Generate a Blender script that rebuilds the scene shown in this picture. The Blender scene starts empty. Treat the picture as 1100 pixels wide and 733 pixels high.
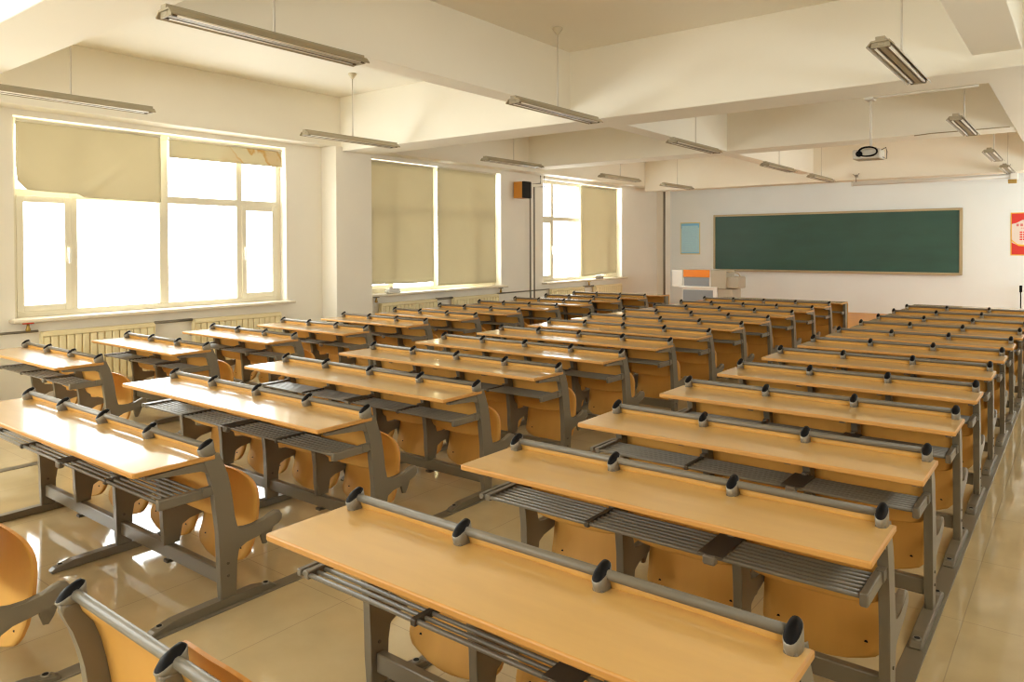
import bpy, bmesh, math, random
from mathutils import Vector, Matrix
random.seed(4)
SC = bpy.context.scene
COL = SC.collection
PI = math.pi

# ------------------------------------------------------------------ materials
def s2l(c):
    c = c / 255.0
    return c / 12.92 if c <= 0.04045 else ((c + 0.055) / 1.055) ** 2.4
def rgb(r, g, b): return (s2l(r), s2l(g), s2l(b), 1.0)

def mat(name, col, rough=0.5, metal=0.0, spec=0.5, noise=None, bump=None, coat=0.0, coat_rough=0.1):
    m = bpy.data.materials.new(name); m.use_nodes = True
    nt = m.node_tree; b = nt.nodes['Principled BSDF']
    b.inputs['Base Color'].default_value = col
    b.inputs['Roughness'].default_value = rough
    b.inputs['Metallic'].default_value = metal
    b.inputs['Specular IOR Level'].default_value = spec
    b.inputs['Coat Weight'].default_value = coat
    b.inputs['Coat Roughness'].default_value = coat_rough; b.inputs['Coat IOR'].default_value = 1.65
    if noise or bump:
        tc = nt.nodes.new('ShaderNodeTexCoord')
    if noise:
        scale, amt, stretch = noise
        mp = nt.nodes.new('ShaderNodeMapping'); mp.inputs['Scale'].default_value = stretch
        nt.links.new(tc.outputs['Object'], mp.inputs['Vector'])
        n = nt.nodes.new('ShaderNodeTexNoise'); n.inputs['Scale'].default_value = scale; n.inputs['Detail'].default_value = 5
        nt.links.new(mp.outputs['Vector'], n.inputs['Vector'])
        r = nt.nodes.new('ShaderNodeValToRGB')
        lo = tuple(max(0, c * (1 - amt)) for c in col[:3]) + (1,)
        hi = tuple(min(1, c * (1 + amt)) for c in col[:3]) + (1,)
        r.color_ramp.elements[0].color = lo; r.color_ramp.elements[1].color = hi
        r.color_ramp.elements[0].position = 0.3; r.color_ramp.elements[1].position = 0.7
        nt.links.new(n.outputs['Fac'], r.inputs['Fac'])
        nt.links.new(r.outputs['Color'], b.inputs['Base Color'])
    if bump:
        n2 = nt.nodes.new('ShaderNodeTexNoise'); n2.inputs['Scale'].default_value = bump[0]
        nt.links.new(tc.outputs['Object'], n2.inputs['Vector'])
        bp = nt.nodes.new('ShaderNodeBump'); bp.inputs['Strength'].default_value = bump[1]; bp.inputs['Distance'].default_value = 0.01
        nt.links.new(n2.outputs['Fac'], bp.inputs['Height']); nt.links.new(bp.outputs['Normal'], b.inputs['Normal'])
    return m

M = {}
M['wall'] = mat('wall_paint', rgb(236, 231, 219), 0.75, noise=(1.3, 0.02, (1, 1, 1)), bump=(60, 0.04))
M['wallend'] = mat('end_wall_paint', rgb(234, 240, 242), 0.7, noise=(1.3, 0.02, (1, 1, 1)))
M['ceil'] = mat('ceiling_paint', rgb(238, 233, 219), 0.8, noise=(0.8, 0.02, (1, 1, 1)))
M['desk'] = mat('desk_laminate', rgb(211, 168, 101), 0.34, noise=(3, 0.04, (1, 6, 6)), spec=0.5, coat=1.0, coat_rough=0.11)
M['edge'] = mat('desk_edge_band', rgb(200, 146, 76), 0.4)
M['ply'] = mat('seat_plywood', rgb(214, 162, 82), 0.5, spec=0.3, noise=(2.0, 0.06, (3, 3, 0.6)))
M['plyedge'] = mat('seat_plywood_edge', rgb(200, 140, 66), 0.45)
M['steel'] = mat('grey_painted_steel', rgb(116, 106, 89), 0.34, spec=0.5)
M['steel_dark'] = mat('dark_rack_clip', rgb(82, 73, 60), 0.5)
M['rod'] = mat('rack_rod', rgb(118, 109, 94), 0.32, spec=0.6)
M['bar'] = mat('top_bar_steel', rgb(114, 106, 92), 0.4)
M['sleeve'] = mat('silver_sleeve', rgb(138, 132, 120), 0.34, metal=0.2)
M['black'] = mat('black_plastic', rgb(17, 14, 14), 0.5, spec=0.12)
M['blackm'] = mat('black_cloth_grille', rgb(22, 21, 20), 0.8)
M['hole'] = mat('dark_hole', rgb(14, 12, 10), 0.9)
M['frame'] = mat('white_upvc', rgb(222, 214, 192), 0.4)
M['sill'] = mat('stone_sill', rgb(226, 216, 196), 0.25)
M['rad'] = mat('radiator_enamel', rgb(236, 222, 178), 0.4)
M['pipe'] = mat('grey_pipe', rgb(120, 112, 98), 0.5)
M['lightbody'] = mat('lamp_enamel', rgb(206, 195, 168), 0.45)
M['lampmetal'] = mat('lamp_reflector', rgb(160, 148, 122), 0.5)
M['tube'] = mat('lamp_tube_glass', rgb(244, 238, 226), 0.25)
M['tube_end'] = mat('lamp_tube_end', rgb(90, 74, 50), 0.4)
M['board'] = mat('green_board', (0.017, 0.074, 0.050, 1), 0.4, noise=(1.2, 0.12, (1, 1, 3)))
M['alu'] = mat('board_frame_alu', rgb(176, 158, 124), 0.4, metal=0.3)
M['orange'] = mat('orange_top', rgb(240, 138, 30), 0.4)
M['grey'] = mat('grey_cabinet', rgb(140, 146, 152), 0.5)
M['lwhite'] = mat('white_cabinet', rgb(236, 236, 232), 0.4)
M['lbeige'] = mat('beige_cabinet', rgb(182, 172, 152), 0.5)
M['paleblue'] = mat('pale_blue_print', rgb(182, 230, 255), 0.6, noise=(14, 0.04, (1, 1, 2)))
M['blue'] = mat('blue_print', rgb(126, 206, 250), 0.6)
M['bluetext'] = mat('blue_faint_text', rgb(170, 222, 250), 0.6)
M['paper'] = mat('paper_yellow_border', rgb(222, 208, 150), 0.6)
M['red'] = mat('red_print', rgb(214, 52, 42), 0.5)
M['yellow'] = mat('yellow_print', rgb(240, 190, 70), 0.5)
M['whitep'] = mat('white_print', rgb(226, 214, 206), 0.5)
M['pink'] = mat('pink_print', rgb(208, 120, 118), 0.5)
M['spk'] = mat('speaker_wood', rgb(206, 138, 44), 0.4)
M['proj'] = mat('projector_case', rgb(190, 182, 168), 0.4)
M['housing'] = mat('screen_housing', rgb(206, 202, 194), 0.35)
M['plat'] = mat('platform_wood', rgb(222, 150, 52), 0.4, noise=(2, 0.08, (1, 6, 1)))
M['plattop'] = mat('platform_top', rgb(214, 186, 140), 0.35)
M['valve'] = mat('valve_red', rgb(214, 70, 40), 0.4)
M['brass'] = mat('valve_brass', rgb(170, 140, 70), 0.4, metal=0.4)
M['yellowgreen'] = mat('valve_yellow', rgb(220, 205, 70), 0.5)
M['bag'] = mat('pale_plastic', rgb(226, 224, 218), 0.25)
M['cloth'] = mat('grey_cloth', rgb(158, 154, 146), 0.8)
M['conduit'] = mat('white_conduit', rgb(206, 198, 184), 0.5)
M['conduitd'] = mat('dark_conduit', rgb(150, 134, 100), 0.6)

def tile_floor():
    m = bpy.data.materials.new('polished_floor_tile'); m.use_nodes = True
    nt = m.node_tree; b = nt.nodes['Principled BSDF']
    tc = nt.nodes.new('ShaderNodeTexCoord')
    mp = nt.nodes.new('ShaderNodeMapping'); mp.inputs['Location'].default_value = (0.425, 0.1, 0)
    nt.links.new(tc.outputs['Object'], mp.inputs['Vector'])
    br = nt.nodes.new('ShaderNodeTexBrick')
    br.offset = 0.0; br.squash = 1.0
    br.inputs['Scale'].default_value = 1.0
    br.inputs['Brick Width'].default_value = 0.8; br.inputs['Row Height'].default_value = 0.8
    br.inputs['Mortar Size'].default_value = 0.0025; br.inputs['Mortar Smooth'].default_value = 0.3
    br.inputs['Color1'].default_value = rgb(208, 188, 148); br.inputs['Color2'].default_value = rgb(204, 184, 144)
    br.inputs['Mortar'].default_value = rgb(180, 162, 130)
    nt.links.new(mp.outputs['Vector'], br.inputs['Vector'])
    n = nt.nodes.new('ShaderNodeTexNoise'); n.inputs['Scale'].default_value = 3.5; n.inputs['Detail'].default_value = 6
    nt.links.new(tc.outputs['Object'], n.inputs['Vector'])
    mx = nt.nodes.new('ShaderNodeMix'); mx.data_type = 'RGBA'; mx.blend_type = 'MULTIPLY'
    rp = nt.nodes.new('ShaderNodeValToRGB'); rp.color_ramp.elements[0].position = 0.3; rp.color_ramp.elements[1].position = 0.75
    rp.color_ramp.elements[0].color = (0.86, 0.85, 0.82, 1); rp.color_ramp.elements[1].color = (1, 1, 1, 1)
    nt.links.new(n.outputs['Fac'], rp.inputs['Fac'])
    mx.inputs[0].default_value = 1.0
    nt.links.new(br.outputs['Color'], mx.inputs[6]); nt.links.new(rp.outputs['Color'], mx.inputs[7])
    nt.links.new(mx.outputs[2], b.inputs['Base Color'])
    b.inputs['Roughness'].default_value = 0.06
    b.inputs['Specular IOR Level'].default_value = 0.85
    return m
M['floor'] = tile_floor()

def blind_mat():
    m = bpy.data.materials.new('blind_fabric'); m.use_nodes = True
    nt = m.node_tree; nt.nodes.remove(nt.nodes['Principled BSDF'])
    out = nt.nodes['Material Output']
    d = nt.nodes.new('ShaderNodeBsdfDiffuse'); t = nt.nodes.new('ShaderNodeBsdfTranslucent')
    tc = nt.nodes.new('ShaderNodeTexCoord'); n = nt.nodes.new('ShaderNodeTexNoise'); n.inputs['Scale'].default_value = 2.2
    nt.links.new(tc.outputs['Object'], n.inputs['Vector'])
    r = nt.nodes.new('ShaderNodeValToRGB')
    r.color_ramp.elements[0].color = rgb(212, 203, 172); r.color_ramp.elements[1].color = rgb(220, 211, 182)
    nt.links.new(n.outputs['Fac'], r.inputs['Fac'])
    nt.links.new(r.outputs['Color'], d.inputs['Color'])
    t.inputs['Color'].default_value = rgb(226, 217, 192)
    mx = nt.nodes.new('ShaderNodeMixShader'); mx.inputs['Fac'].default_value = 0.16
    nt.links.new(d.outputs[0], mx.inputs[1]); nt.links.new(t.outputs[0], mx.inputs[2])
    nt.links.new(mx.outputs[0], out.inputs['Surface'])
    return m
def stained(src):
    m = src.copy(); m.name = 'blind_fabric_stained'; nt = m.node_tree
    ramp = [n for n in nt.nodes if n.type == 'VALTORGB'][0]; d = [n for n in nt.nodes if n.type == 'BSDF_DIFFUSE'][0]
    tr = [n for n in nt.nodes if n.type == 'BSDF_TRANSLUCENT'][0]
    tc = nt.nodes.new('ShaderNodeTexCoord'); n = nt.nodes.new('ShaderNodeTexNoise'); n.inputs['Scale'].default_value = 2.6; n.inputs['Detail'].default_value = 3
    nt.links.new(tc.outputs['Object'], n.inputs['Vector'])
    sx = nt.nodes.new('ShaderNodeSeparateXYZ'); nt.links.new(tc.outputs['Object'], sx.inputs[0])
    g = nt.nodes.new('ShaderNodeMapRange'); g.inputs['From Min'].default_value = -.15; g.inputs['From Max'].default_value = .25
    nt.links.new(sx.outputs['Y'], g.inputs['Value'])
    b = nt.nodes.new('ShaderNodeValToRGB'); e = b.color_ramp.elements
    e[0].position = .46; e[0].color = (0, 0, 0, 1); e[1].position = .50; e[1].color = (1, 1, 1, 1)
    e2 = b.color_ramp.elements.new(.56); e2.color = (.35, .35, .35, 1)
    nt.links.new(n.outputs['Fac'], b.inputs['Fac'])
    mu = nt.nodes.new('ShaderNodeMath'); mu.operation = 'MULTIPLY'
    nt.links.new(b.outputs['Color'], mu.inputs[0]); nt.links.new(g.outputs['Result'], mu.inputs[1])
    for sh in (d, tr):
        mx = nt.nodes.new('ShaderNodeMix'); mx.data_type = 'RGBA'
        mx.inputs[7].default_value = rgb(206, 168, 104)
        if sh is d: nt.links.new(ramp.outputs['Color'], mx.inputs[6])
        else: mx.inputs[6].default_value = sh.inputs['Color'].default_value
        nt.links.new(mu.outputs[0], mx.inputs[0]); nt.links.new(mx.outputs[2], sh.inputs['Color'])
    return m
M['blind'] = blind_mat()
M['blind_st'] = stained(M['blind'])

def glass_mat():
    m = bpy.data.materials.new('window_glass'); m.use_nodes = True
    nt = m.node_tree; nt.nodes.remove(nt.nodes['Principled BSDF']); out = nt.nodes['Material Output']
    tr = nt.nodes.new('ShaderNodeBsdfTransparent'); tr.inputs['Color'].default_value = (0.96, 0.97, 0.96, 1)
    gl = nt.nodes.new('ShaderNodeBsdfGlossy'); gl.inputs['Roughness'].default_value = 0.0
    fr = nt.nodes.new('ShaderNodeLayerWeight'); fr.inputs['Blend'].default_value = 0.12
    mu = nt.nodes.new('ShaderNodeMath'); mu.operation = 'MULTIPLY'; mu.inputs[1].default_value = 0.12
    nt.links.new(fr.outputs['Facing'], mu.inputs[0])
    mx = nt.nodes.new('ShaderNodeMixShader')
    nt.links.new(mu.outputs[0], mx.inputs[0]); nt.links.new(tr.outputs[0], mx.inputs[1]); nt.links.new(gl.outputs[0], mx.inputs[2])
    nt.links.new(mx.outputs[0], out.inputs['Surface'])
    return m
M['glass'] = glass_mat()

# ------------------------------------------------------------------ mesh helpers
class MB:
    """collects shapes; build() links them as ONE mesh object"""
    def __init__(s): s.bm = bmesh.new(); s.mats = []
    def mi(s, m):
        if m not in s.mats: s.mats.append(m)
        return s.mats.index(m)
    def _tag(s, faces, m, smooth=False):
        i = s.mi(m)
        for f in faces: f.material_index = i; f.smooth = smooth
    def box(s, x0, x1, y0, y1, z0, z1, m, bevel=0.0, seg=2):
        r = bmesh.ops.create_cube(s.bm, size=1.0)
        vs = r['verts']
        for v in vs:
            v.co.x = x0 + (v.co.x + .5) * (x1 - x0); v.co.y = y0 + (v.co.y + .5) * (y1 - y0); v.co.z = z0 + (v.co.z + .5) * (z1 - z0)
        fs = set(f for v in vs for f in v.link_faces); s._tag(fs, m)
        if bevel:
            es = set(e for v in vs for e in v.link_edges)
            r = bmesh.ops.bevel(s.bm, geom=list(es), offset=bevel, segments=seg, affect='EDGES', profile=0.5)
            s._tag(r['faces'], m, True)
        return s
    def prism(s, poly, lo, hi, m, axis='x', bevel=0.0, mside=None):
        """polygon in the plane across `axis`, extruded along it. axis x: (y,z); y: (x,z); z: (x,y)"""
        def P(a, b, t): return {'x': (t, a, b), 'y': (a, t, b), 'z': (a, b, t)}[axis]
        A = [s.bm.verts.new(P(a, b, lo)) for a, b in poly]; B = [s.bm.verts.new(P(a, b, hi)) for a, b in poly]
        n = len(poly); fs = [s.bm.faces.new(A), s.bm.faces.new(B[::-1])]
        sd = [s.bm.faces.new((A[i], B[i], B[(i + 1) % n], A[(i + 1) % n])) for i in range(n)]
        s._tag(fs, m); s._tag(sd, mside or m)
        if bevel:
            es = list(set(e for f in fs for e in f.edges))
            r = bmesh.ops.bevel(s.bm, geom=es, offset=bevel, segments=2, affect='EDGES', profile=0.5)
            s._tag(r['faces'], mside or m, True)
        return s
    def tube(s, pts, r, m, n=10, caps=True, ry=None):
        pts = [Vector(p) for p in pts]; rings = []
        up = None
        for i, p in enumerate(pts):
            a = pts[max(i - 1, 0)]; b = pts[min(i + 1, len(pts) - 1)]
            t = (b - a).normalized()
            ref = Vector((0, 0, 1)) if abs(t.z) < 0.9 else Vector((0, 1, 0))
            u = t.cross(ref).normalized(); w = u.cross(t).normalized()
            rings.append([s.bm.verts.new(p + u * (math.cos(k * 2 * PI / n) * r) + w * (math.sin(k * 2 * PI / n) * (ry or r))) for k in range(n)])
        fs = []
        for A, B in zip(rings, rings[1:]):
            for k in range(n): fs.append(s.bm.faces.new((A[k], A[(k + 1) % n], B[(k + 1) % n], B[k])))
        s._tag(fs, m, True)
        if caps: s._tag([s.bm.faces.new(rings[0][::-1]), s.bm.faces.new(rings[-1])], m)
        return s
    def lathe(s, prof, m, at=(0, 0, 0), n=16):
        rings = []
        for r, z in prof:
            rings.append([s.bm.verts.new((at[0] + max(r, 1e-4) * math.cos(k * 2 * PI / n), at[1] + max(r, 1e-4) * math.sin(k * 2 * PI / n), at[2] + z)) for k in range(n)])
        fs = [s.bm.faces.new((A[k], A[(k + 1) % n], B[(k + 1) % n], B[k])) for A, B in zip(rings, rings[1:]) for k in range(n)]
        s._tag(fs, m, True)
        s._tag([s.bm.faces.new(rings[0][::-1]), s.bm.faces.new(rings[-1])], m)
        return s
    def sheet(s, F, B, m, medge=None):
        """closed sheet from two equal grids of points (front, back)"""
        nv, nu = len(F), len(F[0])
        f = [[s.bm.verts.new(p) for p in row] for row in F]; b = [[s.bm.verts.new(p) for p in row] for row in B]
        fs = []; ed = []
        for i in range(nv - 1):
            for j in range(nu - 1):
                fs.append(s.bm.faces.new((f[i][j], f[i][j + 1], f[i + 1][j + 1], f[i + 1][j])))
                fs.append(s.bm.faces.new((b[i][j], b[i + 1][j], b[i + 1][j + 1], b[i][j + 1])))
        loop = [(0, j) for j in range(nu)] + [(i, nu - 1) for i in range(1, nv)] + [(nv - 1, j) for j in range(nu - 2, -1, -1)] + [(i, 0) for i in range(nv - 2, 0, -1)]
        for k in range(len(loop)):
            (i, j), (p, q) = loop[k], loop[(k + 1) % len(loop)]
            ed.append(s.bm.faces.new((f[i][j], b[i][j], b[p][q], f[p][q])))
        s._tag(fs, m, True); s._tag(ed, medge or m)
        return s
    def build(s, name, parent=None, loc=None):
        bmesh.ops.recalc_face_normals(s.bm, faces=s.bm.faces[:])
        me = bpy.data.meshes.new(name); s.bm.to_mesh(me); s.bm.free()
        for m in s.mats: me.materials.append(m)
        o = bpy.data.objects.new(name, me); COL.objects.link(o)
        if parent: o.parent = parent
        if loc: o.location = loc
        return o

def thing(name, label, cat, loc=(0, 0, 0), group=None, rz=0):
    o = bpy.data.objects.new(name, None); COL.objects.link(o)
    o.location = loc; o.rotation_euler = (0, 0, rz); o.empty_display_size = 0.1
    return tag(o, label, cat, group)
def tag(o, label, cat, group=None):
    o['label'] = label; o['category'] = cat
    if group: o['group'] = group
    return o
def struct(o, label=None, cat=None):
    o['kind'] = 'structure'
    if label: o['label'] = label
    if cat: o['category'] = cat
    return o
def copy_tree(o, parent=None):
    c = o.copy(); COL.objects.link(c)
    if parent: c.parent = parent
    for ch in list(o.children): copy_tree(ch, c)
    return c

# ------------------------------------------------------------------ room dimensions
XW, XG, XR = -9.2, -9.38, 1.6          # inner window wall, window plane, right wall
YB, YF = -3.0, 18.75                   # back wall, blackboard wall
ZC = 3.98                              # ceiling slab
SILL, HEAD = 0.94, 3.17
WINS = [(3.03, 6.50), (8.05, 11.52), (12.98, 16.40), (-1.95, 1.48)]  # last one is added behind the camera to let in more daylight

# floor / ceiling / plain walls
struct(MB().box(-9.8, XR + .2, YB - .2, YF + .2, -0.12, 0.0, M['floor']).build('floor'), 'polished beige floor tiles across the classroom', 'floor')
struct(MB().box(-9.8, XR + .2, YB - .2, YF + .2, ZC, ZC + 0.15, M['ceil']).build('ceiling'), 'cream painted ceiling slab above the beams', 'ceiling')
struct(MB().box(-9.8, XR + .2, YF, YF + .2, 0, ZC, M['wallend']).build('wall_front'), 'pale cream front wall behind the green chalkboard', 'wall')
BWIN_FILL = [(-8.2, -5.2), (-4.4, -1.4)]; BZ = (1.6, 3.1)          # fill-light windows added to the unseen back wall (x ranges)
RWIN_FILL = [(-1.5, 1.5), (2.6, 5.8), (7.0, 10.2), (11.0, 14.2), (15.0, 18.2)]; RZ = (2.15, 2.75)  # high windows added to the unseen right wall to brighten the room (y ranges)
def wall_with(openings, lo, hi, z0, z1, put):
    y = lo
    for a, b in openings:
        put(y, a, 0, ZC); put(a, b, 0, z0); put(a, b, z1, ZC); y = b
    put(y, hi, 0, ZC)
bw = MB(); wall_with(BWIN_FILL, -9.8, XR + .2, BZ[0], BZ[1], lambda a, b, c, d: bw.box(a, b, YB - .2, YB, c, d, M['wall']))
struct(bw.build('wall_back'), 'cream back wall of the classroom with two added fill windows', 'wall')
RZL = [(2.2, 2.7), (2.2, 2.7), (2.1, 2.7), (1.8, 2.7), (1.3, 2.8)]
rw = MB(); y = YB
for (a, b), (c, d) in zip(RWIN_FILL, RZL):
    rw.box(XR, XR + .2, y, a, 0, ZC, M['wall']); rw.box(XR, XR + .2, a, b, 0, c, M['wall']); rw.box(XR, XR + .2, a, b, d, ZC, M['wall']); y = b
rw.box(XR, XR + .2, y, YF, 0, ZC, M['wall'])
struct(rw.build('wall_right'), 'cream wall beside the right aisle with added high fill windows', 'wall')
# window wall with openings
w = MB(); order = sorted(WINS)
w.box(-9.55, XW, YB, YF, 0, SILL - .03, M['wall'])
w.box(-9.55, XW, YB, YF, HEAD, ZC, M['wall'])
y = YB
for a, b in order:
    w.box(-9.55, XW, y, a, SILL - .03, HEAD, M['wall']); y = b
w.box(-9.55, XW, y, YF, SILL - .03, HEAD, M['wall'])
struct(w.build('wall_left'), 'cream window wall with four deep window openings, one added for light', 'wall')

# beams and pillars
def beam(name, x0, x1, y0, y1, z0, label):
    struct(MB().box(x0, x1, y0, y1, z0, ZC, M['ceil'], bevel=0.008, seg=1).build(name), label, 'beam')
beam('beam', XW, -8.9, YB, YF, 3.235, 'cream ceiling beam running along the window wall')
beam('beam', -5.02, -4.75, YB, YF, 3.305, 'cream lengthwise ceiling beam left of the middle lamps')
beam('beam', -0.75, -0.40, YB, YF, 3.30, 'cream lengthwise ceiling beam above the right aisle')
beam('beam', -8.9, XR, 1.85, 2.4, 3.25, 'cream cross beam nearest the camera')
beam('beam', -8.9, XR, 7.25, 7.85, 3.165, 'deep cream cross beam meeting the bright pillar')
beam('beam', -8.9, XR, 12.05, 12.6, 3.31, 'cream cross beam behind the hanging projector')
beam('beam', -8.9, XR, 17.05, 17.5, 3.12, 'cream cross beam nearest the chalkboard wall')
struct(MB().box(XW, -8.85, 7.13, 7.83, 0, 3.235, M['wall'], bevel=0.006, seg=1).build('pillar'), 'cream pillar between the first and second windows', 'pillar')
struct(MB().box(XW, -9.0, 18.33, YF, 0, 3.235, M['wall'], bevel=0.006, seg=1).build('pillar'), 'shallow cream pillar in the front left corner', 'pillar')
struct(MB().box(XW, -8.85, 1.75, 2.4, 0, 3.235, M['wall'], bevel=0.006, seg=1).build('pillar'), 'cream pillar near the back of the window wall', 'pillar')

# ------------------------------------------------------------------ windows
def bars(mb, y0, y1, z0, z1, x0, x1, t, m):
    mb.box(x0, x1, y0, y0 + t, z0, z1, m, .004, 1); mb.box(x0, x1, y1 - t, y1, z0, z1, m, .004, 1)
    mb.box(x0, x1, y0 + t, y1 - t, z0, z0 + t, m, .004, 1); mb.box(x0, x1, y0 + t, y1 - t, z1 - t, z1, m, .004, 1)
def window(n, y0, y1, cas, label):
    z0, z1, zt = SILL, HEAD, 2.335
    f = MB(); X0, X1 = XG - .03, XG + .03; t = .07
    bars(f, y0, y1, z0, z1, X0, X1, t, M['frame'])
    yc = (y0 + y1) / 2; ms = [y0 + cas, yc, y1 - cas]
    for k, ym in enumerate(ms):
        h = .042 if k != 1 else .058
        f.box(X0 + .002, X1 - .002, ym - h, ym + h, z0 + t, z1 - t, M['frame'], .004, 1)
    cuts = [y0 + t, ms[0], ms[1], ms[2], y1 - t]
    for a, b in zip(cuts, cuts[1:]):
        f.box(X0 + .004, X1 - .004, a, b, zt - .045, zt + .045, M['frame'], .004, 1)
    win = struct(f.build('window_%d' % n), label, 'window')
    for i, (a, b) in enumerate(zip(cuts, cuts[1:])):
        MB().box(XG - .004, XG + .004, a, b, zt, z1 - t, M['glass']).build('pane', win)
        p = MB().box(XG - .004, XG + .004, a, b, z0 + t, zt, M['glass'])
        if i in (0, 3):
            a2 = a + (.0 if i == 0 else .03); b2 = b - (.03 if i == 0 else .0)
            sm = MB(); bars(sm, a2, b2, z0 + t - .005, zt - .03, XG - .02, XG + .045, .07, M['frame'])
            sash = sm.build('sash', win)
            p.build('pane', sash)
            yh = (b2 - .035) if i == 0 else (a2 + .035)
            h = MB().box(XG + .045, XG + .06, yh - .015, yh + .015, 1.60, 1.74, M['frame'], .004, 1)
            h.box(XG + .06, XG + .085, yh - .012, yh + .012, 1.68, 1.72, M['lwhite'], .003, 1)
            h.box(XG + .075, XG + .095, yh - .011, yh + .011, 1.54, 1.72, M['lwhite'], .005, 2)
            h.build('handle', sash)
        else:
            p.build('pane', win)
    MB().box(XG + .02, -9.06, y0 - .06, y1 + .06, SILL - .035, SILL + .003, M['sill'], .008, 2).build('window_sill', win)
    return win
window(1, *WINS[0], .66, 'white framed window nearest the camera with raised blinds')
window(2, *WINS[1], .66, 'white framed window right of the pillar behind lowered blinds')
window(3, *WINS[2], .56, 'white framed window nearest the chalkboard')
window(4, *WINS[3], .66, 'white framed window added out of view behind the camera for light')

def fill_window(n, axis, at, a, b, z0, z1, label):  # simple unseen window, added only for fill light
    f = MB(); t = .05
    def bx(u0, u1, v0, v1, d):
        if axis == 'y': f.box(u0, u1, at - d, at + d, v0, v1, M['frame'], .003, 1)
        else: f.box(at - d, at + d, u0, u1, v0, v1, M['frame'], .003, 1)
    bx(a, b, z0, z0 + t, .03); bx(a, b, z1 - t, z1, .03); bx(a, a + t, z0 + t, z1 - t, .03); bx(b - t, b, z0 + t, z1 - t, .03)
    k = 3; w_ = (b - a) / k
    for i in range(1, k): bx(a + i * w_ - .025, a + i * w_ + .025, z0 + t, z1 - t, .028)
    win = struct(f.build('window_%d' % n), label, 'window')
    for i in range(k):
        u0, u1 = a + i * w_ + .025, a + (i + 1) * w_ - .025
        g = MB()
        if axis == 'y': g.box(u0, u1, at - .003, at + .003, z0 + t, z1 - t, M['glass'])
        else: g.box(at - .003, at + .003, u0, u1, z0 + t, z1 - t, M['glass'])
        g.build('pane', win)
for i, (a, b) in enumerate(BWIN_FILL): fill_window(5 + i, 'y', YB - .1, a, b, BZ[0], BZ[1], 'plain fill window added in the unseen back wall')
for i, (a, b) in enumerate(RWIN_FILL): fill_window(7 + i, 'x', XR + .1, a, b, RZL[i][0], RZL[i][1], 'high fill window added in the unseen right wall')

# ------------------------------------------------------------------ roller blinds
XBL = -9.25
def blind(y0, y1, zt, botf, label, wavy=0.006, fold=None, nu=24, nv=22, m='blind'):
    root = thing('roller_blind', label, 'blind', (XBL, (y0 + y1) / 2, zt), 'roller blinds on the window wall')
    yc = (y0 + y1) / 2; w2 = (y1 - y0) / 2
    F, B = [], []
    for i in range(nv + 1):
        v = i / nv; f, b = [], []
        for j in range(nu + 1):
            u = j / nu; yy = -w2 + u * 2 * w2
            zb = botf(u) - zt
            z = zb * v
            x = wavy * math.sin(u * 5 + v * 3) * v + (fold(u, v) if fold else 0)
            f.append((x + .0012, yy, z)); b.append((x - .0012, yy, z))
        F.append(f); B.append(b)
    MB().sheet(F, B, M[m]).build('fabric', root)
    hem = MB(); pts = []
    for j in range(0, nu + 1):
        u = j / nu; x = wavy * math.sin(u * 5 + 3) + (fold(u, 1) if fold else 0)
        pts.append((x + .002, -w2 + u * 2 * w2, botf(u) - zt + .006))
    hem.tube(pts, .006, M['blind'], 6); hem.build('hem_bar', root)
    MB().tube([(0, -w2, .01), (0, w2, .01)], .018, M['frame'], 12).build('roller_tube', root)
    return root
def bot1(u):
    pts = [(0, 2.46), (.06, 2.36), (.38, 2.345), (.42, 2.305), (1, 2.29)]
    for (a, za), (b, zb) in zip(pts, pts[1:]):
        if u <= b: return za + (zb - za) * (u - a) / (b - a)
    return 2.31
def fold1(u, v):
    # soft crease rising from the hem towards the upper right, corner lifted at lower left
    d = (u - .40) - (1 - v) * .62
    r = math.exp(-(d / .045) ** 2) * .05 * max(0, v - .35) * 1.6
    c = max(0, (.14 - u)) * max(0, v - .75) * 1.2
    return r + c
blind(3.07, 4.68, 3.12, bot1, 'creased cream blind half raised on the left of the nearest window', .004, fold1, 40, 30)
blind(4.785, 6.465, 3.11, lambda u: 2.872 + .01 * u, 'stained cream blind rolled nearly to the top of the nearest window', .003, None, 20, 6, 'blind_st')
blind(8.02, 9.635, 3.13, lambda u: 1.095 - .008 * u + .006 * math.sin(u * 7), 'lowered cream blind beside the pillar on the middle window', .008)
blind(9.735, 11.41, 3.15, lambda u: 1.012 - .016 * u, 'lowered cream blind on the right of the middle window', .006)
blind(14.56, 16.2, 3.125, lambda u: 1.0 + .05 * u, 'lowered cream blind on the window nearest the chalkboard', .006)

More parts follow.
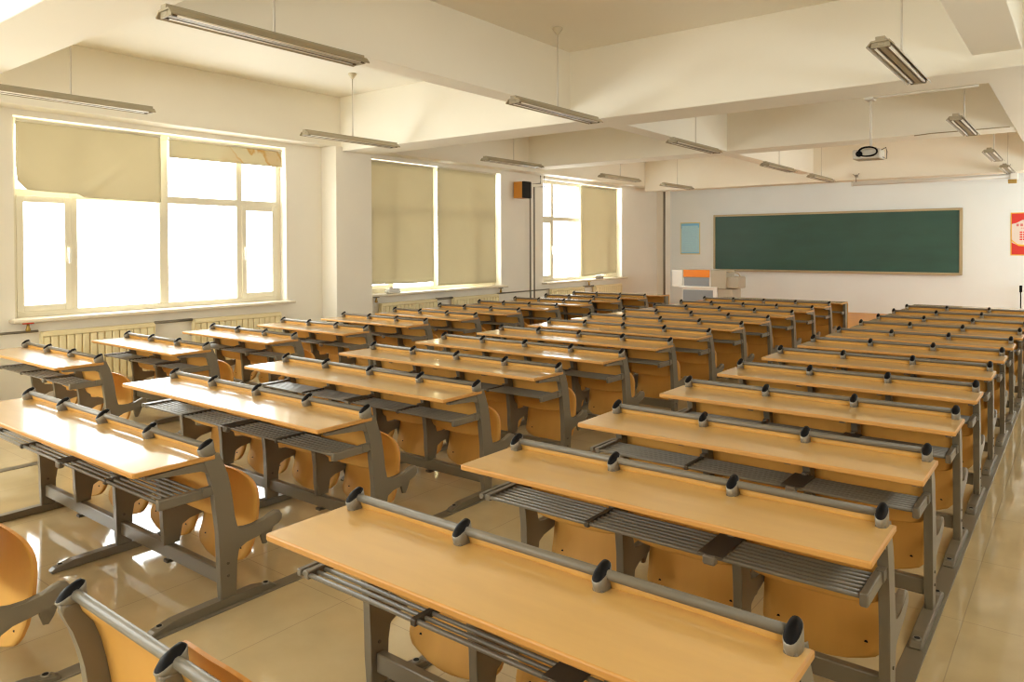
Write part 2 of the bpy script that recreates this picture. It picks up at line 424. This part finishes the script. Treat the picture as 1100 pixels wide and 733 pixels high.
# ------------------------------------------------------------------ radiators, pipes, valves
def radiator(y0, y1, label):
    root = thing('radiator', label, 'radiator', (-9.13, y0, 0.0), 'enamel radiators under the windows')
    L = y1 - y0; n = int(round(L / .085)); p = L / n
    f = MB()
    for k in range(n):
        f.box(-.03, .035, k * p + .004, (k + 1) * p - .004, .15, .735, M['rad'], .014, 2)
    f.build('rib_panel', root)
    MB().box(-.04, .045, -.004, L + .004, .735, .79, M['rad'], .01, 2).build('top_grille', root)
    MB().box(-.035, .045, -.012, .003, .14, .77, M['rad'], .004, 1).build('end_cap', root)
    MB().box(-.035, .045, L - .003, L + .012, .14, .77, M['rad'], .004, 1).build('end_cap', root)
    for yy in (.15, L - .15): MB().box(-.025, .02, yy - .015, yy + .015, 0, .16, M['rad'], .004, 1).build('leg', root)
for a, b, l in [(3.26, 4.50, 'cream radiator under the left half of the nearest window'), (5.03, 6.32, 'cream radiator under the right half of the nearest window'),
                (8.25, 9.55, 'cream radiator right of the pillar under the middle window'), (10.02, 11.3, 'cream radiator under the right half of the middle window'),
                (13.15, 14.45, 'cream radiator under the left half of the far window'), (14.95, 16.2, 'cream radiator under the right half of the far window')]:
    radiator(a, b, l)
def pipe(pts, r, label, m='pipe', name='heating_pipe', cat='pipe', group=None):
    o = MB().tube(pts, r, M[m], 8).build(name)
    return tag(o, label, cat, group)
pipe([(-9.15, 2.42, .80), (-9.15, 3.235, .80)], .014, 'grey pipe entering the left end of the nearest radiator')
pipe([(-9.13, 4.52, .785), (-9.13, 5.01, .785)], .018, 'grey pipe joining two radiators under the nearest window')
pipe([(-9.13, 9.57, .785), (-9.13, 10.0, .785)], .02, 'grey pipe joining two radiators under the middle window')
pipe([(-9.15, 11.33, .79), (-9.15, 13.12, .79)], .014, 'grey pipe along the wall between the middle and far windows')
pipe([(-9.13, 14.47, .785), (-9.13, 14.93, .785)], .018, 'grey pipe joining two radiators under the far window')
def valve(y, label, head='valve'):
    root = thing('radiator_valve', label, 'valve', (-9.13, y, .836))
    MB().lathe([(.022, -.03), (.026, -.01), (.016, .02), (.012, .05)], M['brass'], n=10).build('valve_body', root)
    h = MB().box(-.02, .02, -.055, .055, .05, .066, M[head], .006, 2); h.build('valve_handle', root)
valve(3.13, 'brass valve with red handle beside the nearest radiator')
valve(8.16, 'small dark valve beside the pillar', 'pipe')
valve(11.42, 'small valve at the right end of the middle window radiators', 'pipe')
valve(14.72, 'yellow handled valve under the far window', 'yellowgreen')
# vertical pipes by the speaker
pipe([(-9.10, 12.37, 0), (-9.10, 12.37, 3.02), (-9.10, 12.74, 3.05), (-9.10, 12.74, 3.22)], .014, 'thin grey riser pipe right behind the wall speaker', name='riser_pipe')
pipe([(-9.10, 12.51, 0), (-9.10, 12.51, 2.96), (-9.10, 12.88, 2.99), (-9.10, 12.88, 3.22)], .014, 'thin grey riser pipe beside the far window', name='riser_pipe')
pipe([(-8.965, 18.30, 0), (-8.965, 18.30, 3.24)], .03, 'grey riser pipe in the front left corner', name='riser_pipe')

# wall speaker
sp = thing('wall_speaker', 'small orange wood speaker with black front high on window wall', 'speaker', (-9.2, 11.9, 2.70))
MB().box(.03, .24, 0, .24, 0, .33, M['spk'], .006, 2).build('cabinet', sp)
MB().box(.24, .30, -.005, .245, -.005, .335, M['blackm'], .012, 2).build('grille', sp)
MB().box(0, .04, .08, .16, .1, .22, M['pipe'], .004, 1).build('wall_bracket', sp)

# things on the sills
def lump(mb, cx, cy, cz, rx, ry, rz, m, seed, n=10):
    rnd = random.Random(seed); r = bmesh.ops.create_icosphere(mb.bm, subdivisions=3, radius=1.0)
    ph = [rnd.uniform(0, 6) for _ in range(6)]
    for v in r['verts']:
        k = 1 + .18 * math.sin(v.co.x * 5 + ph[0]) * math.sin(v.co.y * 6 + ph[1]) + .1 * math.sin(v.co.z * 9 + v.co.y * 7 + ph[2])
        v.co = Vector((cx + v.co.x * rx * k, cy + v.co.y * ry * k, max(cz, cz + (v.co.z * k + .55) * rz)))
    mb._tag(set(f for v in r['verts'] for f in v.link_faces), m, True)
b = MB(); lump(b, 0, 0, 0, .06, .16, .06, M['bag'], 3); b.build('plastic_bag', None, (-9.15, 8.55, SILL + .003))
tag(bpy.data.objects['plastic_bag'], 'crumpled pale plastic bag on the middle window sill', 'bag')
b = MB(); lump(b, 0, 0, 0, .06, .16, .05, M['cloth'], 8); b.build('cleaning_cloth', None, (-9.14, 15.2, SILL + .003))
tag(bpy.data.objects['cleaning_cloth'], 'crumpled grey cloth on the far window sill', 'cloth')

# ------------------------------------------------------------------ hanging lamps
def lamp_proto():
    root = thing('ceiling_lamp', '', 'lamp', (0, 0, 3.09), 'hanging twin tube lamps')
    L = .76
    prof = [(-.092, .006), (-.088, 0), (-.056, .034), (.056, .034), (.088, 0), (.092, .006), (.060, .044), (.030, .047), (.030, .070), (-.030, .070), (-.030, .047), (-.060, .044)]
    MB().prism(prof, -L, L, M['lampmetal'], axis='y').build('reflector', root)
    MB().box(-.024, .024, -L + .01, L - .01, .006, .036, M['lampmetal'], .006, 1).build('ballast_box', root)
    for x in (-.046, .046):
        t = MB().tube([(x, -L + .04, .014), (x, L - .04, .014)], .0135, M['tube'], 12)
        for e in (-1, 1): t.tube([(x, e * (L - .055), .014), (x, e * (L - .015), .014)], .0155, M['tube_end'], 12)
        t.build('lamp_tube', root)
    for x in (-.0285, .0285): MB().box(x - .0035, x + .0035, -L + .05, L - .05, .004, .03, M['tube_end']).build('slot', root)
    for e in (-1, 1): MB().box(-.062, .062, e * (L - .02) - .006, e * (L - .02) + .006, -.002, .036, M['lampmetal'], .003, 1).build('end_cap', root)
    h = ZC - 3.09
    MB().tube([(0, 0, .068), (0, 0, h - .03)], .0075, M['conduit'], 8).build('hanging_rod', root)
    MB().lathe([(.012, h - .07), (.02, h - .06), (.055, h - .012), (.055, h)], M['lightbody'], n=14).build('ceiling_rose', root)
    return root
LY = [2.97, 6.36, 9.8, 13.4, 16.1]
ordn = ['nearest', 'second', 'third', 'fourth', 'farthest']
cols = [(-4.32, 'the middle column of lamps'), (-7.55, 'the window-side column of lamps'), (-1.12, 'the right column of lamps')]
proto = None
for ci, (x, cn) in enumerate(cols):
    for k, y in enumerate(LY):
        if ci == 2 and k == 0: continue
        if ci == 2: nm = ['', 'nearest', 'second', 'third', 'farthest'][k]
        else: nm = ordn[k]
        if proto is None: proto = lamp_proto(); o = proto
        else: o = copy_tree(proto)
        o.location = (x, y + (.35 if ci == 2 and k > 1 else 0), 3.09)
        o['label'] = 'unlit twin tube lamp on a thin rod, %s in %s' % (nm, cn)

# ------------------------------------------------------------------ front wall things
ch = thing('chalkboard', 'wide dark green chalkboard with metal frame on the front wall', 'chalkboard', (-4.915, YF, 1.06))
MB().box(-2.78, 2.78, -.04, -.012, .03, 1.44, M['board']).build('board_surface', ch)
f = MB(); bars_t = .05
f.box(-2.83, 2.83, -.06, 0, 0, bars_t, M['alu'], .006, 1); f.box(-2.83, 2.83, -.06, 0, 1.42, 1.47, M['alu'], .006, 1)
f.box(-2.83, -2.78, -.06, 0, bars_t, 1.42, M['alu'], .006, 1); f.box(2.77, 2.83, -.06, 0, bars_t, 1.42, M['alu'], .006, 1)
f.build('board_frame', ch)
MB().box(-2.83, 2.83, -.13, -.06, 0.0, .022, M['alu'], .005, 1).build('chalk_tray', ch)

po = thing('wall_poster', 'pale blue poster with a blue top edge left of the chalkboard', 'poster', (-8.42, YF - .002, 1.49), 'posters on the front wall')
MB().box(-.285, .285, -.006, 0, 0, .86, M['paper']).build('poster_sheet', po)
p = MB().box(-.262, .262, -.009, -.006, .025, .835, M['paleblue'])
p.box(-.262, .262, -.0105, -.009, .775, .835, M['blue']); p.box(-.262, .262, -.0105, -.009, .025, .05, M['blue'])
p.box(-.262, -.235, -.0105, -.009, .70, .775, M['blue']); p.box(.225, .262, -.0105, -.009, .72, .775, M['blue'])
for k in range(9):
    p.box(-.19, .19 - .05 * (k % 3), -.0100, -.009, .64 - k * .058, .646 - k * .058, M['bluetext'])
p.build('print', po)

pr = thing('wall_poster', 'red and white poster with yellow border right of the chalkboard', 'poster', (-.92, YF - .002, 1.495), 'posters on the front wall')
MB().box(-.30, .30, -.006, 0, 0, .90, M['yellow']).build('poster_sheet', pr)
p = MB().box(-.28, .28, -.009, -.006, .02, .88, M['red'])
wave = [(-.28, .27), (-.18, .22), (-.05, .2), (.08, .14), (.28, .17), (.28, .72), (.2, .79), (.1, .80), (0, .76), (-.1, .74), (-.2, .68), (-.28, .66)]
p.prism(wave, -.0105, -.009, M['whitep'], axis='y')
p.prism([(-.28, .30), (-.16, .20), (-.05, .19), (.06, .11), (.28, .13), (.28, .17), (.08, .15), (-.05, .22), (-.18, .24), (-.28, .335)], -.0125, -.0105, M['yellow'], axis='y')
for k in range(6): p.box(-.20 + k * .07, -.155 + k * .07, -.0125, -.0105, .61, .665, M['pink'])
for k in range(9): p.box(-.12 + k * .03, -.10 + k * .03, -.0125, -.0105, .565, .58, M['pink'])
for r_ in range(4):
    for k in range(2): p.box(-.14 + k * .055, -.095 + k * .055, -.0125, -.0105, .47 - r_ * .05, .50 - r_ * .05, M['red'])
    for k in range(6): p.box(.0 + k * .035, .025 + k * .035, -.0125, -.0105, .478 - r_ * .05, .492 - r_ * .05, M['pink'])
p.build('print', pr)

# projection screen housing under the last beam
ps = thing('projection_screen', 'long rolled up projection screen housing hanging above the chalkboard', 'screen', (-2.47, 16.98, 2.975))
MB().tube([(-1.45, 0, .055), (1.40, 0, .055)], .042, M['housing'], 14).build('screen_case', ps)
MB().box(1.36, 1.48, -.055, .055, -.01, .11, M['lwhite'], .01, 2).build('end_cap', ps)
MB().box(1.32, 1.46, -.04, .04, -.085, -.005, M['brass'], .01, 2).build('motor_box', ps)
MB().box(-1.47, -1.44, -.045, .045, .005, .105, M['housing'], .008, 1).build('end_cap', ps)
for x in (-1.38, 1.30):
    MB().tube([(x, .0, .09), (x, .0, .20), (x - .06, .0, .27)], .007, M['pipe'], 6).build('hanger', ps)
    MB().tube([(x, .0, .20), (x + .06, .01, .28)], .007, M['pipe'], 6).build('hanger', ps)
    MB().box(x - .02, x + .02, -.02, .075, .20, .25, M['pipe'], .004, 1).build('beam_bracket', ps)

# lectern and platform
struct(MB().box(-8.95, -0.7, 14.75, YF, 0, .13, M['plat'], .006, 1).build('trim_1'), 'low orange wooden teaching platform along the front wall', 'platform')
le = thing('lectern', 'white and grey multimedia lectern with orange front panel', 'lectern', (-7.0, 16.25, .13))
a = MB().box(-.5, .36, -.02, .60, .0, .60, M['lwhite'], .01, 2); a.build('lower_cabinet', le)
MB().box(-.47, .27, -.03, -.018, .02, .56, M['grey'], .005, 1).build('cabinet_door', le)
MB().box(-.55, .38, -.06, .62, .60, .64, M['lwhite'], .008, 2).build('shelf', le)
MB().box(-.46, .22, -.02, .55, .64, 1.03, M['lwhite'], .01, 2).build('upper_cabinet', le)
MB().box(-.44, .18, -.035, -.018, .655, .855, M['grey'], .004, 1).build('drawer_panel', le)
MB().box(-.45, .19, -.045, -.016, .86, 1.03, M['orange'], .006, 2).build('front_panel', le)
MB().box(-.75, -.47, -.03, .45, .62, 1.02, M['lwhite'], .012, 2).build('side_wing', le)
MB().box(.22, .58, -.03, .50, .60, 1.03, M['lbeige'], .012, 2).build('side_cabinet', le)
MB().box(.36, .70, .02, .58, 0, .60, M['lbeige'], .012, 2).build('side_cabinet', le)
MB().box(.58, .86, .02, .45, .62, .88, M['lbeige'], .02, 2).build('side_tray', le)
MB().tube([(.58, .05, 1.0), (.74, .04, .99), (.84, .06, .95), (.86, .1, .90)], .014, M['lbeige'], 8).build('arm_rail', le)
rod = thing('thin_pole', 'thin black pole leaning near the wall below the red poster', 'pole', (-1.03, YF - .12, .13))
MB().lathe([(.06, 0), (.06, .01), (.012, .02)], M['black'], n=12).build('base', rod)
MB().tube([(0, 0, .015), (0, 0, .72)], .011, M['black'], 8).build('pole', rod)
MB().tube([(0, 0, .60), (0, 0, .74)], .026, M['black'], 10).build('pole_head', rod)

# projector on its pole
pj = thing('projector', 'grey projector with coiled black cable hanging from a ceiling pole', 'projector', (-1.67, 7.95, 2.565))
MB().box(-.145, .105, -.11, .12, 0, .095, M['proj'], .014, 3).build('case', pj)
MB().tube([(-.08, -.109, .05), (-.08, -.13, .05)], .03, M['black'], 14).build('lens', pj)
lp = []
for k in range(46):
    a_ = k / 45 * 2 * PI * 2.6
    lp.append((.0 + .085 * math.cos(a_), -.135 + .015 * math.sin(a_ * 2.3), .065 + .045 * math.sin(a_)))
MB().tube(lp, .0075, M['black'], 6).build('cable', pj)
MB().tube([(.1, -.05, .08), (.15, -.07, .10), (.16, -.07, .06), (.155, -.07, -.01), (.12, -.06, .01)], .004, M['black'], 6).build('cable', pj)
MB().box(-.06, .06, -.05, .05, .095, .115, M['proj'], .004, 1).build('mount_plate', pj)
MB().tube([(0, 0, .11), (0, 0, .60)], .0125, M['conduit'], 10).build('pole', pj)
MB().box(-.04, .04, -.10, .04, .575, .62, M['conduit'], .005, 1).build('beam_bracket', pj)
pipe([(-1.66, 7.88, 3.16), (-.76, 7.88, 3.16)], .011, 'white cable conduit along the cross beam above the projector', 'conduit', 'cable_conduit', 'conduit')
pipe([(-1.95, 12.043, 3.303), (-1.75, 12.043, 3.315), (-.8, 12.043, 3.315)], .007, 'thin dark conduit along the bottom of the far cross beam', 'conduitd', 'cable_conduit', 'conduit')

# ------------------------------------------------------------------ lecture desks
S = .5305
FRONT = [(.050, .745), (.070, .72), (.089, .69), (.103, .64), (.114, .59), (.123, .54), (.13, .49), (.137, .43), (.142, .366)]
ARM = [(.155, .350), (.20, .341), (.25, .340), (.30, .358), (.34, .378), (.368, .386), (.392, .380), (.407, .360), (.405, .335), (.385, .318), (.33, .304), (.27, .290), (.20, .279), (.156, .270), (.148, .258), (.148, .20)]
REAR = [(.059, .16), (.058, .245), (.054, .36), (.046, .43), (.04, .475), (.034, .53), (.028, .58), (.015, .635), (-.002, .69), (-.016, .72), (-.026, .745)]
def yfront(z):
    P = [(.035, .80)] + FRONT
    for (y0, z0), (y1, z1) in zip(P, P[1:]):
        if z >= z1: return y0 + (y1 - y0) * (z0 - z) / (z0 - z1)
    return P[-1][0]
PW = .0185   # half width of a post
def make_post(x, grounded, root, desk=True, arm=True):
    zb = .035 if grounded else .17
    if arm: poly = FRONT + ARM + [(.148, zb), (.062, zb)] + (REAR if zb < .16 else REAR[1:])
    else: poly = FRONT + [(.148, zb), (.062, zb)] + (REAR if zb < .16 else REAR[1:])
    poly = ([(-.028, .755), (.046, .755)] if desk else [(-.034, .772), (.040, .772)]) + poly
    m = MB().prism(poly, -PW, PW, M['steel'], axis='x', bevel=.010)
    # flat bracket under the desktop
    if desk:
        m.prism([(.0, .72), (-.28, .713), (-.28, .70), (-.03, .68), (.01, .66)], -.014, .014, M['steel'], axis='x')
        m.box(-.012, .012, -.02, .03, .555, .595, M['steel'])
    if not grounded:
        m.box(-.013, .013, .088, .094, .075, .172, M['steel']); m.box(-.02, .02, .075, .125, .078, .092, M['steel_dark'])
    else:
        for z in (.15, .21): m.tube([(PW - .001, .10, z), (PW + .004, .10, z)], .007, M['steel_dark'], 8)
    o = m.build('post', root, (x, 0, 0))
    # cap: silver oval sleeve cut on a slant with a black plug
    zlo = .742 if desk else .768
    n = 18; cap = MB(); rx, ry = .0208, .038
    def ring(s_, zf, cy=.0):
        out = []
        for k in range(n):
            c_, sn = math.cos(k * 2 * PI / n), math.sin(k * 2 * PI / n)
            sg = lambda v: math.copysign(abs(v) ** .82, v)
            out.append(cap.bm.verts.new((rx * s_ * sg(c_), cy + ry * s_ * sg(sn), zf(sn))))
        return out
    top = lambda s_: .792 + .020 * s_
    A = ring(1, lambda s_: zlo, .011 if desk else .003); B = ring(1, top); Cc = ring(.95, lambda s_: top(s_ * .95) + .003); D = ring(.7, lambda s_: top(s_ * .7) + .014); E = ring(.2, lambda s_: top(s_ * .2) + .020)
    def br(P, Q, mm):
        cap._tag([cap.bm.faces.new((P[k], P[(k + 1) % n], Q[(k + 1) % n], Q[k])) for k in range(n)], mm, True)
    br(A, B, M['sleeve']); br(B, Cc, M['sleeve']); br(Cc, D, M['black']); br(D, E, M['black'])
    cap._tag([cap.bm.faces.new(E)], M['black'], True); cap._tag([cap.bm.faces.new(A[::-1])], M['sleeve'])
    cap.build('post_cap', o)
    return o
def seat_hw(z):
    if z < .163: return .2 * math.sqrt(max(0.0, (z - .124) / .039))
    if z < .205: return .2 + .030 * math.sin((z - .163) / .042 * PI / 2)
    if z < .30: return .230 + .005 * math.sin((z - .205) / .095 * PI / 2)
    if z > .45:
        t = min(1.0, (z - .45) / 0.1473)
        return .05 + .185 * (1 - t ** 3.2) ** (1 / 2.4)
    return .235
SEATP = [(0.21, 0.1245), (0.211, 0.127), (0.213, 0.135), (0.218, 0.15), (0.222, 0.163), (0.226, 0.175), (0.23, 0.188), (0.235, 0.2), (0.246, 0.24), (0.26, 0.3), (0.27, 0.36), (0.276, 0.43), (0.275, 0.473), (0.27, 0.5074), (0.264, 0.5332), (0.257, 0.5547), (0.25, 0.5719), (0.243, 0.5848), (0.239, 0.5925), (0.237, 0.5968)]
def make_seat(x, root):
    F, B = [], []
    nu = 14
    for (y, z) in SEATP:
        hw = max(seat_hw(z), .02); f, b = [], []
        for j in range(nu + 1):
            u = -1 + 2 * j / nu; xx = u * hw
            dy = .014 * (xx / .233) ** 2 * (1 if z > .2 else .6)
            f.append((xx, y + dy, z)); b.append((xx, y + dy + .014, z))
        F.append(f); B.append(b)
    m = MB().sheet(F, B, M['ply'], M['plyedge'])
    for sx in (-.165, .165):
        yy = .238
        m.tube([(sx, yy + .012, .205), (sx, yy + .002, .203)], .007, M['hole'], 8)
    o = m.build('seat', root, (x, 0, 0))
    for sx in (-1, 1):
        k = MB().prism([(.300, .335), (.35, .350), (.385, .350), (.392, .330), (.374, .29), (.358, .245), (.338, .218), (.318, .222), (.306, .26)], sx * .236 - .008, sx * .236 + .008, M['steel'], axis='x', bevel=.004)
        k.tube([(sx * .23, .372, .350), (sx * (S / 2 - .018), .372, .350)], .014, M['steel_dark'], 10)
        k.build('seat_bracket', o)
    return o
def make_backrest(x, root, w):
    zs = [.40, .41, .43, .47, .53, .59, .65, .70, .74, .772]
    F, B = [], []
    nu = 10
    for i, z in enumerate(zs):
        f, b = [], []
        hw = w / 2 - (.03 if i == 0 else .012 if i == 1 else 0)
        for j in range(nu + 1):
            u = -1 + 2 * j / nu
            zz = z + (.02 * abs(u) ** 3 if i < 3 else 0)
            y = yfront(zz) - .034 + .012 * (1 - u * u)
            f.append((u * hw, y, zz)); b.append((u * hw, y + .011, zz))
        F.append(f); B.append(b)
    return MB().sheet(F, B, M['ply'], M['plyedge']).build('backrest', root, (x, 0, 0))
def make_foot(x, root):
    prof = [(-.27, .0), (-.275, .012), (-.255, .026), (-.17, .042), (.02, .046), (.25, .042), (.345, .026), (.365, .012), (.36, 0)]
    m = MB().prism([(y, z + .0) for y, z in prof], -.026, .026, M['steel'], axis='x', bevel=.007)
    for y, z in ((-.225, .032), (.315, .033)):
        m.tube([(0, y, z - .008), (0, y, z + .004)], .017, M['sleeve'], 12); m.tube([(0, y, z), (0, y, z + .005)], .012, M['hole'], 12)
    return m.build('foot', root, (x, 0, 0))
def make_rack(nseat, root, plates, strips):
    L = nseat * S; m = MB()
    ys = [-.212, -.18, -.148, -.116, -.084, -.052, -.02]
    for k, y in enumerate(ys):
        m.tube([(-.03, y, .575), (L - .0, y, .575)], .0085 if k == 0 else .0072, M['rod'], 8)
    m.box(-.045, -.022, -.225, .03, .562, .588, M['rod'], .004, 1); m.box(-.012, .016, -.222, .03, .560, .590, M['rod'], .004, 1)
    o = m.build('book_rack', root)
    MB().box(L - .022, L + .006, -.226, .03, .545, .592, M['steel'], .005, 1).build('rack_bracket', o)
    for x in strips: MB().box(x - .012, x + .012, -.226, -.005, .562, .586, M['steel_dark'], .004, 1).build('rack_clip', o)
    for x in plates:
        MB().box(x - .05, x + .05, -.226, -.002, .577, .5855, M['steel_dark'], .003, 1).box(x - .025, x + .025, -.235, -.205, .548, .584, M['rod'], .006, 1).build('rack_joint', o)
    return o
def make_top(nseat, root, ol, orr, yb=.037):
    L = nseat * S
    m = MB()
    x0, x1, y0, y1, z0, z1 = -ol, L + orr, -.345, yb, .7205, .7455
    r = .012
    poly = [(x0 + r, y0), (x1 - r, y0), (x1 - r * .3, y0 + r * .3), (x1, y0 + r), (x1, y1), (x0, y1), (x0, y0 + r), (x0 + r * .3, y0 + r * .3)]
    m.prism(poly, z0, z1, M['desk'], axis='z', bevel=.006, mside=M['edge'])
    return m.build('desktop', root)
def make_unit(nseat, ol, orr, kind):
    """kind: desk (desktop + seats in front), seats (no desktop), front (first desk, wooden panel, no seats)"""
    nm = {'desk': 'lecture_desk', 'seats': 'seat_bench', 'front': 'front_desk'}[kind]
    root = thing(nm, '', {'desk': 'desk', 'seats': 'bench', 'front': 'desk'}[kind])
    L = nseat * S
    grounded = {3: (0, 2, 3), 4: (0, 2, 4)}[nseat]
    if kind != 'front':
        for k in range(nseat + 1): make_post(k * S, k in grounded, root, kind == 'desk')
        MB().tube([(0, .008, .787), (L, .008, .787)], .0145, M['bar'], 12).build('top_bar', root)
        for k in range(nseat):
            make_backrest((k + .5) * S, root, S - .044)
            make_seat((k + .5) * S, root)
    else:
        for k in range(nseat + 1):
            if k in (0, nseat):
                MB().prism([(-.09, .72), (.045, .72), (.045, .03), (-.06, .03)], -.022, .022, M['steel'], axis='x', bevel=.005).build('post', root, (k * S, 0, 0))
            elif k in grounded:
                MB().prism([(-.06, .72), (.03, .72), (.03, .03), (-.03, .03)], -.02, .02, M['steel'], axis='x', bevel=.005).build('post', root, (k * S, 0, 0))
        MB().box(-.022, L + .03, .047, .065, .18, .72, M['ply'], .003, 1).build('modesty_panel', root)
    if kind != 'seats':
        make_top(nseat, root, ol, orr, .037 if kind == 'desk' else .085)
        plates, strips = {3: ((2 * S,), (S,)), 4: ((2 * S,), (S, 3 * S))}[nseat]
        make_rack(nseat, root, plates, strips)
    yb = .10 if kind != 'front' else 0.0
    MB().box(PW, L - PW, yb - .018, yb + .022, .098, .172, M['steel'], .005, 1).build('cross_beam', root)
    for k in grounded: make_foot(k * S, root)
    return root

UNITS = {'R': {0: (-2.146, .828), 1: (-2.136, 1.797), 2: (-2.138, 2.79), 3: (-2.144, 3.761), 4: (-2.15, 4.762), 5: (-2.15, 5.731), 6: (-2.156, 6.73), 7: (-2.151, 7.727), 8: (-2.149, 8.706), 9: (-2.131, 9.658), 10: (-2.131, 10.61), 11: (-2.131, 11.6), 12: (-2.13, 12.58), 13: (-2.141, 13.55)},
 'M': {0: (-5.348, .835), 1: (-5.36, 1.834), 2: (-5.352, 2.794), 3: (-5.348, 3.764), 4: (-5.332, 4.724), 5: (-5.323, 5.695), 6: (-5.332, 6.674), 7: (-5.349, 7.663), 8: (-5.349, 8.633), 9: (-5.355, 9.586), 10: (-5.35, 10.573), 11: (-5.352, 11.547), 12: (-5.362, 12.531), 13: (-5.348, 13.50)},
 'L': {2: (-8.195, 2.785), 3: (-8.185, 3.754), 4: (-8.19, 4.746), 5: (-8.16, 5.703), 6: (-8.16, 6.686), 7: (-8.175, 7.669), 8: (-8.175, 8.646), 9: (-8.17, 9.622), 10: (-8.142, 10.587), 11: (-8.153, 11.576), 12: (-8.15, 12.558), 13: (-8.165, 13.52)}}
ORD = ['', 'first', 'second', 'third', 'fourth', 'fifth', 'sixth', 'seventh', 'eighth', 'ninth', 'tenth', 'eleventh', 'twelfth']
BLK = {'R': ('right-hand block', 3, .055, .040), 'M': ('middle block', 4, .085, .020), 'L': ('window-side block', 3, .06, .022)}
for b, rows in UNITS.items():
    bn, ns, ol, orr = BLK[b]
    protos = {}
    rs = sorted(rows); first_desk = min(r for r in rs if r > 0)
    for r in rs:
        kind = 'seats' if r == 0 else 'front' if r == 13 else 'desk'
        if kind not in protos: protos[kind] = make_unit(ns, ol, orr, kind); o = protos[kind]
        else: o = copy_tree(protos[kind])
        x, y = rows[r]; o.location = (x, y, 0.0)
        if kind == 'seats':
            o['label'] = 'row of folded wooden seats without a desk, nearest the camera in the ' + bn
            o['group'] = 'seat benches in the last row'
        elif kind == 'front':
            o['label'] = 'wood panelled front desk without seats, facing the chalkboard in the ' + bn
            o['group'] = 'wood panelled front desks'
        else:
            o['label'] = 'long wooden desk with folded seats, %s from the camera in the %s' % (ORD[r - first_desk + 1], bn)
            o['group'] = 'long lecture desks in the ' + bn

# ------------------------------------------------------------------ flat floor rails under the end posts
def rail(x, y0, y1, label):
    tag(MB().box(x - .04, x + .04, y0, y1, 0.0, .006, M['steel'], .002, 1).build('floor_rail'), label, 'rail', 'flat steel rails under the desk ends')
rail(-2.142 + 3 * S, .4, 14.0, 'flat grey floor rail along the right aisle')
rail(-2.142, .4, 14.0, 'flat grey floor rail under the left ends of the right block desks')
rail(-5.35 + 4 * S, .4, 14.0, 'flat grey floor rail under the right ends of the middle block desks')
rail(-8.175 + 3 * S, 1.5, 14.0, 'flat grey floor rail under the right ends of the window-side desks')

# ------------------------------------------------------------------ light
wd = bpy.data.worlds.new('overcast_sky'); SC.world = wd; wd.use_nodes = True
bg = wd.node_tree.nodes['Background']
bg.inputs['Color'].default_value = (0.965, 0.99, 0.975, 1); bg.inputs['Strength'].default_value = 7.0
def portal(loc, rot, sx, sy):
    l = bpy.data.lights.new('window_daylight_portal', 'AREA'); l.shape = 'RECTANGLE'; l.size = sx; l.size_y = sy
    l.cycles.is_portal = True
    o = bpy.data.objects.new('window_daylight_portal', l); COL.objects.link(o); o.location = loc; o.rotation_euler = rot
for a, b in WINS: portal((XG - .06, (a + b) / 2, (SILL + HEAD) / 2), (PI / 2, 0, -PI / 2), b - a, HEAD - SILL)
for a, b in BWIN_FILL: portal(((a + b) / 2, YB - .15, sum(BZ) / 2), (PI / 2, 0, 0), b - a, BZ[1] - BZ[0])
for (a, b), z in zip(RWIN_FILL, RZL): portal((XR + .15, (a + b) / 2, sum(z) / 2), (PI / 2, 0, PI / 2), b - a, z[1] - z[0])

# ------------------------------------------------------------------ camera
cam = bpy.data.cameras.new('camera'); co = bpy.data.objects.new('camera', cam); COL.objects.link(co)
cam.sensor_width = 36.0; cam.sensor_fit = 'HORIZONTAL'
cam.lens = 792.6 / 1100 * 36
cam.shift_y = -(366.5 - 276.9) / 1100
yaw, pit, ro = math.radians(-37.767), math.radians(.8594), math.radians(-.1957)
cy_, sy_, cp, sp_ = math.cos(yaw), math.sin(yaw), math.cos(pit), math.sin(pit)
fw = Vector((sy_ * cp, cy_ * cp, -sp_)); rt = Vector((cy_, -sy_, 0)); up = rt.cross(fw)
r2 = math.cos(ro) * rt + math.sin(ro) * up; u2 = -math.sin(ro) * rt + math.cos(ro) * up
mt = Matrix((r2, u2, -fw)).transposed().to_4x4(); mt.translation = Vector((0, 0, 1.7169))
co.matrix_world = mt
SC.camera = co

SC.view_settings.view_transform = 'Standard'; SC.view_settings.look = 'None'
SC.view_settings.gamma = 1.0; SC.view_settings.use_curve_mapping = False
SC.view_settings.exposure = 0.58
SC.cycles.use_denoising = True; SC.cycles.filter_width = 1.2
SC.cycles.max_bounces = 14; SC.cycles.diffuse_bounces = 10; SC.cycles.glossy_bounces = 6; SC.cycles.transparent_max_bounces = 12
SC.cycles.sample_clamp_indirect = 20.0
